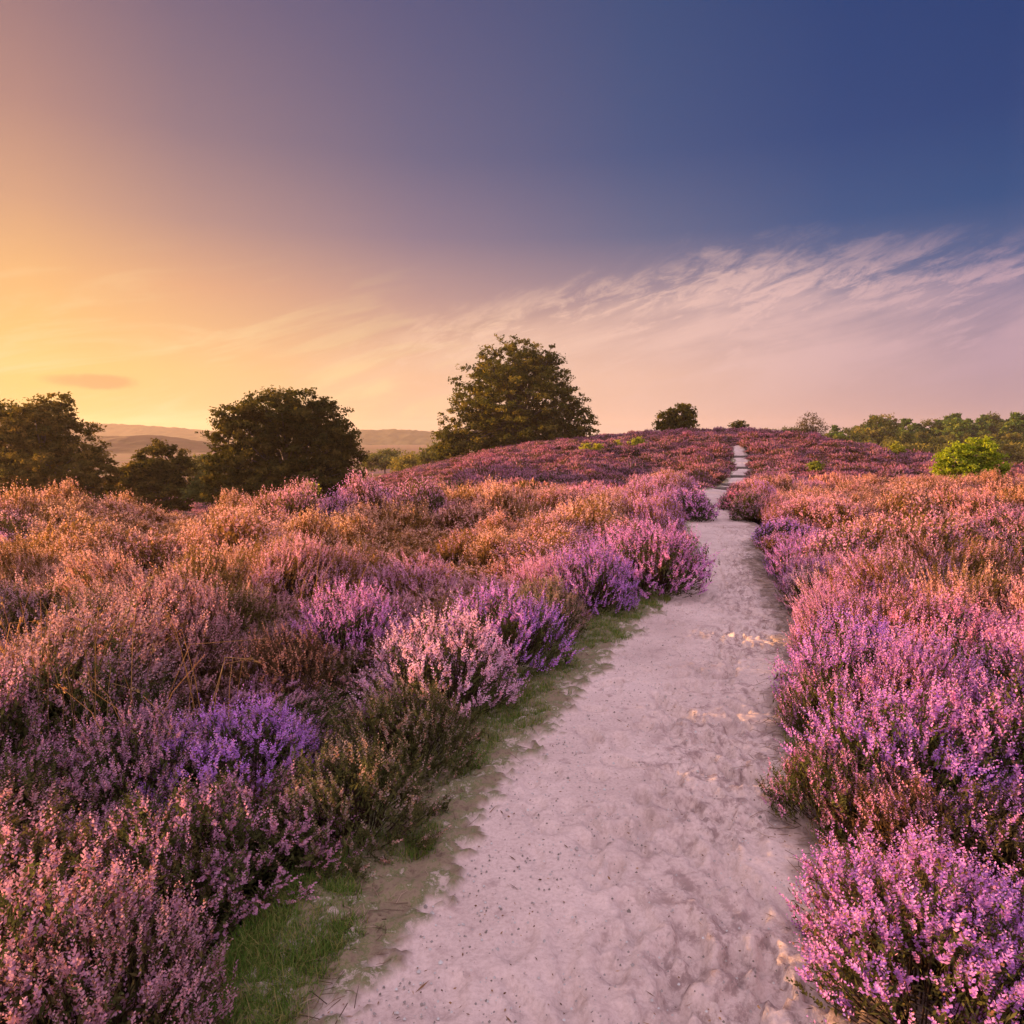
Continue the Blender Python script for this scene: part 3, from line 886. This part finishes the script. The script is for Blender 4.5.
# bright bush at the right
silhouette_tree('shrub', 966, 30, [(960, 459, 19, 16), (980, 456, 19, 19), (948, 469, 12, 10), (992, 468, 14, 14), (968, 472, 22, 10)],
                .075, 300, 46, LEAF_LIME, 'bright yellow green bush on the right heath', 'shrub', .05, nlimb=30, clump=.17, shell=.4)

# young shrubs dotted over the heath
for (px, py, Y, rx, ry, lab) in [
        (585, 453, 55, 3.5, 5, 'leftmost of the small yellow green shrubs on the hill slope'),
        (597, 450, 56, 3, 4, 'small yellow green shrub second from the left on the hill slope'),
        (617, 450, 57, 4, 5, 'small yellow green shrub third from the left on the hill slope'),
        (637, 448, 57, 6, 7, 'largest of the small yellow green shrubs on the hill slope'),
        (672, 482, 24, 11, 5, 'low lime green shrub in the heather just left of the hill path'),
        (893, 455, 52, 8, 9, 'lime green young birch in front of the tree belt'),
        (840, 452, 62, 6, 5, 'small grey green shrub on the right flank of the hill'),
        (815, 466, 40, 5, 4, 'little yellow shrub low on the heath right of the steps'),
        (310, 490, 24, 4, 7, 'pale green sapling at the foot of the dome shaped tree')]:
    x = (px - CX) / FPX * Y; p = at(px, py, Y); zg = gz(x, Y); s = Y / FPX
    zc = max(p[2] - zg, ry * s * .9)
    plant_tree('shrub', x, Y, [(0, 0, zc, rx * s, rx * s, ry * s), (rx * s * .3, 0, zc * .7, rx * s * .9, rx * s * .8, ry * s * .8)], .05 + .0012 * Y, 46, 26,
               LEAF_SCRUB if 'grey' in lab else LEAF_YOUNG, lab, 'shrub', 'young shrubs dotted over the heath', z=zg, trunk_h=zc * 1.1, trunk_r=.03, nlimb=12, clump=.09 + .0028 * Y, shell=.35)

# scrub in the valley between dome tree and ridge tree
for (px, py, Y, rx, ry, lab) in [(385, 460, 120, 20, 9, 'pale olive scrub tree in the valley next to the dome shaped tree'),
                                 (412, 463, 112, 18, 8, 'olive scrub tree in the valley middle gap'),
                                 (436, 456, 105, 14, 10, 'olive scrub tree in the valley left of the ridge tree'),
                                 (208, 466, 90, 14, 9, 'golden scrub tree in the valley left of the dome shaped tree')]:
    silhouette_tree('scrub_tree', px, Y, [(px, py, rx, ry), (px - rx * .6, py + 4, rx * .6, ry * .8), (px + rx * .5, py + 3, rx * .6, ry * .8)], .24, 130, 50, LEAF_SCRUB, lab, 'tree', .15,
                    nlimb=14, clump=.8, shell=.4, group='scrub trees in the valley')


# ------------------------------------------------------------------ tree belt on the right horizon: kinds built once, copied
def belt_kind(kind):
    if kind == 'pine':
        L = [(0, 0, 8.6, 2.0, 2.0, 1.0), (-1.1, .3, 7.3, 1.7, 1.6, .8), (1.2, -.2, 6.8, 1.7, 1.6, .8), (.2, .5, 5.6, 2.2, 2.0, .7), (0, 0, 9.5, 1.0, 1.0, .7)]
        return crown_mesh('pine_crown', L, .30, 95, 46, LEAF_PINE, clump=.62, flatk=.4, shell=.5), 9.5, .2
    if kind == 'oak':
        L = [(0, 0, 6.0, 3.0, 2.8, 2.0), (-1.6, 0, 4.3, 2.2, 2.2, 1.8), (1.7, .3, 4.5, 2.2, 2.2, 1.8), (.3, 0, 2.6, 2.8, 2.6, 1.4)]
        return crown_mesh('oak_crown', L, .30, 120, 46, LEAF_DARK, clump=.8, shell=.6), 6.5, .24
    if kind == 'birch':
        L = [(0, 0, 5.5, 1.5, 1.5, 2.2), (.3, 0, 3.4, 1.7, 1.7, 1.6)]
        return crown_mesh('birch_crown', L, .24, 90, 40, LEAF_SCRUB, clump=.7, shell=.4, droop=.3), 6.2, .12
    L = [(0, 0, 1.6, 2.2, 2.0, 1.2), (1.3, .2, 1.2, 1.6, 1.5, 1.0), (-1.2, .2, 1.1, 1.6, 1.5, .9)]
    return crown_mesh('low_crown', L, .24, 90, 40, LEAF_SCRUB, clump=.6, shell=.4), 1.8, .1


KIND = {}
for kd in ('pine', 'oak', 'birch', 'low'):
    vs = []
    for q in range(2 if kd in ('pine', 'oak') else 1):
        (cm, C), h, r = belt_kind(kd)
        vs.append((cm, trunk_mesh(kd + '_trunk', h, r, C, 26, BARK, fork=.3, bend=.15)))
    KIND[kd] = vs
BELT_LAB = {'pine': ('pine_tree', 'dark pine with layered crown in the tree belt on the right horizon', 'pine'),
            'oak': ('oak_tree', 'dark round crowned tree in the tree belt on the right horizon', 'tree'),
            'birch': ('birch_tree', 'slender light green tree in front of the dark tree belt at the right', 'tree'),
            'low': ('scrub_bush', 'low olive bush at the foot of the dark tree belt at the right', 'shrub')}
belt = []
for i in range(44):
    px = 826 + i * 6.0 + rng.uniform(-3, 3)
    top = np.interp(px, [830, 850, 870, 900, 925, 940, 985, 1030, 1090], [427, 428, 421, 419, 424, 419, 421, 418, 420]) + rng.choice([-5, -2, 0, 3, 6, 10]) + rng.uniform(-1.5, 1.5)
    belt.append((px, top, rng.uniform(165, 205), 'pine' if rng.random() < .72 else 'oak'))
for i in range(14):
    px = 822 + i * 16 + rng.uniform(-4, 4)
    belt.append((px, rng.uniform(433, 438), rng.uniform(140, 160), 'oak' if rng.random() < .5 else 'birch'))
for i in range(16):
    px = 800 + i * 15 + rng.uniform(-5, 5)
    belt.append((px, rng.uniform(443, 448), rng.uniform(118, 135), 'low' if rng.random() < .7 else 'birch'))
for i in range(7):
    belt.append((762 + i * 7 + rng.uniform(-2, 2), 430 + rng.uniform(-1.5, 2), 190, 'oak'))
HK = {'pine': 10.1, 'oak': 8.0, 'birch': 7.7, 'low': 2.8}
for (px, top, Y, kd) in belt:
    x = (px - CX) / FPX * Y; z = gz(x, Y); zt = at(px, top, Y)[2]
    s = max((zt - z) / HK[kd], .35); sw = s * rng.uniform(.6, .9)
    nm, lab, cat = BELT_LAB[kd]
    e = empty(nm, (x, Y, z), lab, cat, {'pine': 'pines of the tree belt', 'oak': 'round trees of the tree belt', 'birch': 'light trees before the tree belt', 'low': 'bushes before the tree belt'}[kd])
    e.rotation_euler = (0, 0, rng.uniform(0, 6.28)); e.scale = (sw, sw, s)
    cm, tm = KIND[kd][int(rng.integers(0, len(KIND[kd])))]
    link('trunk', tm, e); link('crown', cm, e)


# ------------------------------------------------------------------ far hills under woodland, left
def hill(name, Y0, depth, pxs, pys, base_z, bump, cell, mat):
    nx, ny = 420, 44
    px = np.linspace(min(pxs), max(pxs), nx)
    prof = np.interp(px, pxs, pys); prof = np.convolve(np.pad(prof, 6, 'edge'), np.ones(13) / 13, 'valid')
    top = np.array([at(a, b, Y0)[2] for a, b in zip(px, prof)])
    X = (px - CX) / FPX * Y0
    t = np.linspace(-1, 1, ny)
    XX = np.repeat(X[None], ny, 0) ; YY = Y0 + np.repeat(t[:, None], nx, 1) * depth
    k = np.where(t < 0, sstep(1 + t), 1 - .6 * sstep(t))[:, None]
    Z = base_z + (top[None] - base_z) * k
    cr = vnoise(XX / cell, YY / cell, 61) * .6 + vnoise(XX / cell * 2.3, YY / cell * 2.3, 62) * .4
    Z = Z + (cr - .5) * bump
    o = link(name, mesh(name, np.stack([XX, YY, Z], -1).reshape(-1, 3), grid_quads(ny, nx), smooth=False, mats=[mat]))
    tag(o, kind='structure')


def far_mat(name, stops, sc_):
    k = NT(name); tc = k.n('ShaderNodeTexCoord').outputs['Object']
    n = k.noise(sc_, 6, .65, tc)
    k.princ(k.ramp(n, stops), .95, n, 1.0, 2.0); return k.m


WOOD = far_mat('distant_woodland', [(.35, (.03, .035, .015)), (.6, (.06, .055, .02))], .06)
HEATHHILL = far_mat('distant_heath', [(.35, (.05, .032, .015)), (.55, (.085, .045, .022)), (.7, (.04, .04, .014))], .03)
hill('hills', 1150, 220, [-120, 0, 60, 110, 160, 205, 260, 330, 365, 400, 440, 480, 560], [430, 427, 423, 424, 427, 431, 433, 433, 430, 430, 433, 437, 444], -6, 7, 13, WOOD)
hill('hill', 420, 120, [-120, 0, 60, 105, 140, 150, 160, 210, 260, 330, 440], [446, 440, 436, 436, 436.5, 434.5, 437, 446, 454, 458, 462], -7, 1.6, 7, HEATHHILL)

# ------------------------------------------------------------------ haze
def haze():
    x0, x1, y0, y1, z0, z1 = -1560, 1560, -30, 1560, -12, 42
    V = [(x, y, z) for z in (z0, z1) for y in (y0, y1) for x in (x0, x1)]
    Q = [(0, 2, 3, 1), (4, 5, 7, 6), (0, 1, 5, 4), (2, 6, 7, 3), (0, 4, 6, 2), (1, 3, 7, 5)]
    k = NT('haze_air'); k.t.nodes.clear(); out = k.t.nodes.new('ShaderNodeOutputMaterial')
    v = k.t.nodes.new('ShaderNodeVolumePrincipled')
    v.inputs['Color'].default_value = (.96, .78, .66, 1); v.inputs['Density'].default_value = HAZE_D; v.inputs['Anisotropy'].default_value = .35
    k.t.links.new(v.outputs[0], out.inputs['Volume'])
    tag(link('haze', mesh('haze', V, Q, mats=[k.m])), kind='stuff')


HAZE_D = .00026
haze()

# ------------------------------------------------------------------ sky, sun
def world():
    w = bpy.data.worlds.new('World'); sc.world = w; w.use_nodes = True
    t = w.node_tree; t.nodes.clear()
    k = NT.__new__(NT); k.t = t
    out = k.n('ShaderNodeOutputWorld'); bg = k.n('ShaderNodeBackground')
    tc = k.n('ShaderNodeTexCoord').outputs['Generated']
    s = k.n('ShaderNodeSeparateXYZ'); k.set(s, 0, tc); x, y, z = s.outputs
    r = k.math('SQRT', k.math('ADD', k.math('MULTIPLY', x, x), k.math('MULTIPLY', y, y)))
    az = k.math('ARCTAN2', x, y)                                     # 0 ahead, negative to the left
    az01 = k.math('ADD', k.math('DIVIDE', az, 2 * math.pi), .5)      # 0..1 round the horizon
    el = k.math('ARCTAN2', z, r)

    def lin(c): return tuple(((q / 255) / 12.92 if q < 11 else ((q / 255 + .055) / 1.055) ** 2.4) for q in c)
    def A(px): return .5 + math.atan((px - CX) / FPX) / (2 * math.pi)
    def row(cols):
        st = [(0.0, lin((150, 145, 185)))] + [(.18, lin((235, 190, 130)))] + [(A(p), lin(c)) for p, c in cols] + [(.75, lin((150, 140, 180))), (1.0, lin((150, 145, 185)))]
        return k.ramp(az01, st)
    rows = [(-.5, row([(46, (252, 200, 122)), (200, (250, 203, 140)), (420, (244, 200, 165)), (640, (238, 198, 180)), (820, (215, 172, 165)), (980, (196, 160, 160))])),
            (5.0, row([(46, (255, 206, 122)), (200, (253, 202, 135)), (420, (243, 190, 150)), (640, (236, 188, 165)), (820, (202, 165, 162)), (980, (172, 146, 158))])),
            (11.0, row([(46, (244, 186, 124)), (200, (230, 172, 132)), (420, (192, 152, 146)), (640, (158, 136, 150)), (820, (108, 114, 148)), (980, (84, 102, 146))])),
            (15.5, row([(46, (214, 162, 130)), (200, (184, 144, 136)), (420, (142, 122, 142)), (640, (96, 104, 140)), (820, (48, 84, 136)), (980, (24, 76, 132))])),
            (21.0, row([(46, (180, 136, 128)), (200, (146, 120, 132)), (420, (106, 102, 134)), (640, (60, 84, 132)), (820, (26, 68, 126)), (980, (10, 62, 122))])),
            (34.0, row([(46, (110, 92, 120)), (200, (92, 86, 122)), (420, (74, 80, 124)), (640, (42, 72, 122)), (820, (18, 58, 116)), (980, (8, 53, 112))]))]
    c = rows[0][1]
    for (e0, _), (e1, cc) in zip(rows[:-1], rows[1:]):
        c = k.mix(k.maprange(el, R(e0), R(e1), smooth=False), c, cc)
    # added fill brightness in the unseen sky overhead and behind, to light the heath
    over = k.maprange(el, R(36), R(62)); behind = k.math('MULTIPLY', k.maprange(y, .15, -.5), k.maprange(el, R(-2), R(14)))
    c = k.mix(over, c, (*[q * SKY_FILL for q in (.80, .655, .90)], 1))
    c = k.mix(behind, c, (*[q * SKY_FILL for q in (.82, .66, .85)], 1))
    # cirrus sheet: wisps in azimuth and elevation, its upper edge rising to the right
    comb = k.n('ShaderNodeCombineXYZ'); k.set(comb, 0, az); k.set(comb, 1, el)
    def rotmap(ang, sx, sy):
        m0 = k.n('ShaderNodeMapping'); k.set(m0, 'Vector', comb.outputs[0]); m0.inputs['Rotation'].default_value = (0, 0, R(-ang))
        m = k.n('ShaderNodeMapping'); k.set(m, 'Vector', m0.outputs[0]); m.inputs['Scale'].default_value = (sx, sy, 1); return m.outputs[0]
    edge = k.math('SUBTRACT', k.math('SUBTRACT', k.maprange(az, -.30, .24, R(7.2), R(14.6), smooth=False), k.maprange(az, .24, .62, 0, R(1.6), smooth=False)), el)     # >0 below the edge
    big = k.noise(5, 5, .6, rotmap(14, .8, 1.9), .4)
    streak = k.noise(5.5, 10, .66, rotmap(13, .7, 4.6), .7)
    fine = k.noise(24, 10, .72, rotmap(21, .7, 2.2), .6)
    e2 = k.math('ADD', edge, k.math('MULTIPLY', k.math('SUBTRACT', big, .5), .10))
    e2 = k.math('ADD', e2, k.math('MULTIPLY', k.math('SUBTRACT', fine, .5), .045))
    body = k.math('MULTIPLY', k.maprange(e2, -.020, .055), k.maprange(az, -.52, -.06))
    tex = k.math('ADD', k.math('MULTIPLY', streak, .5), k.math('MULTIPLY', fine, .5))
    open_ = k.maprange(edge, .012, .075, 0.0, 1.0)
    mask = k.math('MULTIPLY', body, k.math('MAXIMUM', k.maprange(tex, .41, .58), k.math('MULTIPLY', open_, k.maprange(k.math('ADD', k.math('MULTIPLY', big, .5), k.math('MULTIPLY', streak, .5)), .36, .6, .35, 1.0))), True)
    mask = k.math('MULTIPLY', mask, k.maprange(el, R(1.5), R(7), .3, 1.0))
    ccol = k.ramp(az01, [(A(200), lin((254, 208, 158))), (A(512), lin((246, 202, 178))), (A(760), lin((234, 192, 186))), (A(980), lin((196, 162, 176)))])
    c = k.mix(k.math('MULTIPLY', mask, .92), c, ccol)
    # thin bright streaks toward the sun side
    st = k.noise(6, 7, .6, rotmap(14, .7, 4.5), .8)
    sm = k.math('MULTIPLY', k.maprange(st, .47, .68), k.maprange(az, .1, -.25)); sm = k.math('MULTIPLY', sm, k.maprange(el, R(15), R(4)))
    c = k.mix(k.math('MULTIPLY', sm, .6), c, lin((255, 222, 165)) + (1,))
    # one small lens cloud low at the left
    A0, E0 = math.atan((92 - CX) / FPX), math.atan((440 - 382) / FPX) * math.cos(math.atan((92 - CX) / FPX))
    wob = k.noise(14, 5, .6, tc)
    da = k.math('DIVIDE', k.math('SUBTRACT', az, A0), .058); de = k.math('DIVIDE', k.math('SUBTRACT', el, E0), .0105)
    dd = k.math('ADD', k.math('ADD', k.math('MULTIPLY', da, da), k.math('MULTIPLY', de, de)), k.math('MULTIPLY', k.math('SUBTRACT', wob, .5), 2.2))
    c = k.mix(k.math('MULTIPLY', k.maprange(dd, 1.1, .2), .55), c, lin((206, 142, 104)) + (1,))
    # physical sky adds its share of light from all round
    ns = k.n('ShaderNodeTexSky'); ns.sky_type = 'NISHITA'; ns.sun_disc = False; ns.sun_elevation = SUN_EL; ns.sun_rotation = SUN_AZ
    ns.air_density = 1.2; ns.dust_density = 2.0
    nsd = k.mix(1.0, ns.outputs[0], (.06, .06, .06, 1), 'MULTIPLY')
    c = k.mix(NISH, c, nsd)
    k.set(bg, 'Color', c); bg.inputs['Strength'].default_value = .298
    t.links.new(bg.outputs[0], out.inputs[0])


SKY_FILL, NISH = 2.15, .06
world()

sun = bpy.data.lights.new('sun', 'SUN'); sun.energy = 5.0; sun.angle = R(.6); sun.color = (1.0, .53, .22)
so = bpy.data.objects.new('sun', sun); COL.objects.link(so)
sd = Vector((math.sin(SUN_AZ) * math.cos(SUN_EL), math.cos(SUN_AZ) * math.cos(SUN_EL), math.sin(SUN_EL)))
so.rotation_euler = sd.to_track_quat('Z', 'Y').to_euler(); so.location = (-30, 20, 30)

cam = bpy.data.cameras.new('camera'); cam.sensor_width = 36; cam.lens = 36 * FPX / 1024; cam.clip_end = 6000; cam.clip_start = .05
co = bpy.data.objects.new('camera', cam); COL.objects.link(co); co.location = (0, 0, CAM_Z); co.rotation_euler = (R(90) - PITCH, 0, 0)
sc.camera = co

sc.view_settings.view_transform = 'Standard'; sc.view_settings.look = 'None'; sc.view_settings.gamma = 1.0; sc.view_settings.exposure = 1.75
sc.cycles.max_bounces = 6; sc.cycles.diffuse_bounces = 3; sc.cycles.transmission_bounces = 3; sc.cycles.volume_bounces = 0; sc.cycles.transparent_max_bounces = 8
sc.cycles.sample_clamp_indirect = 6
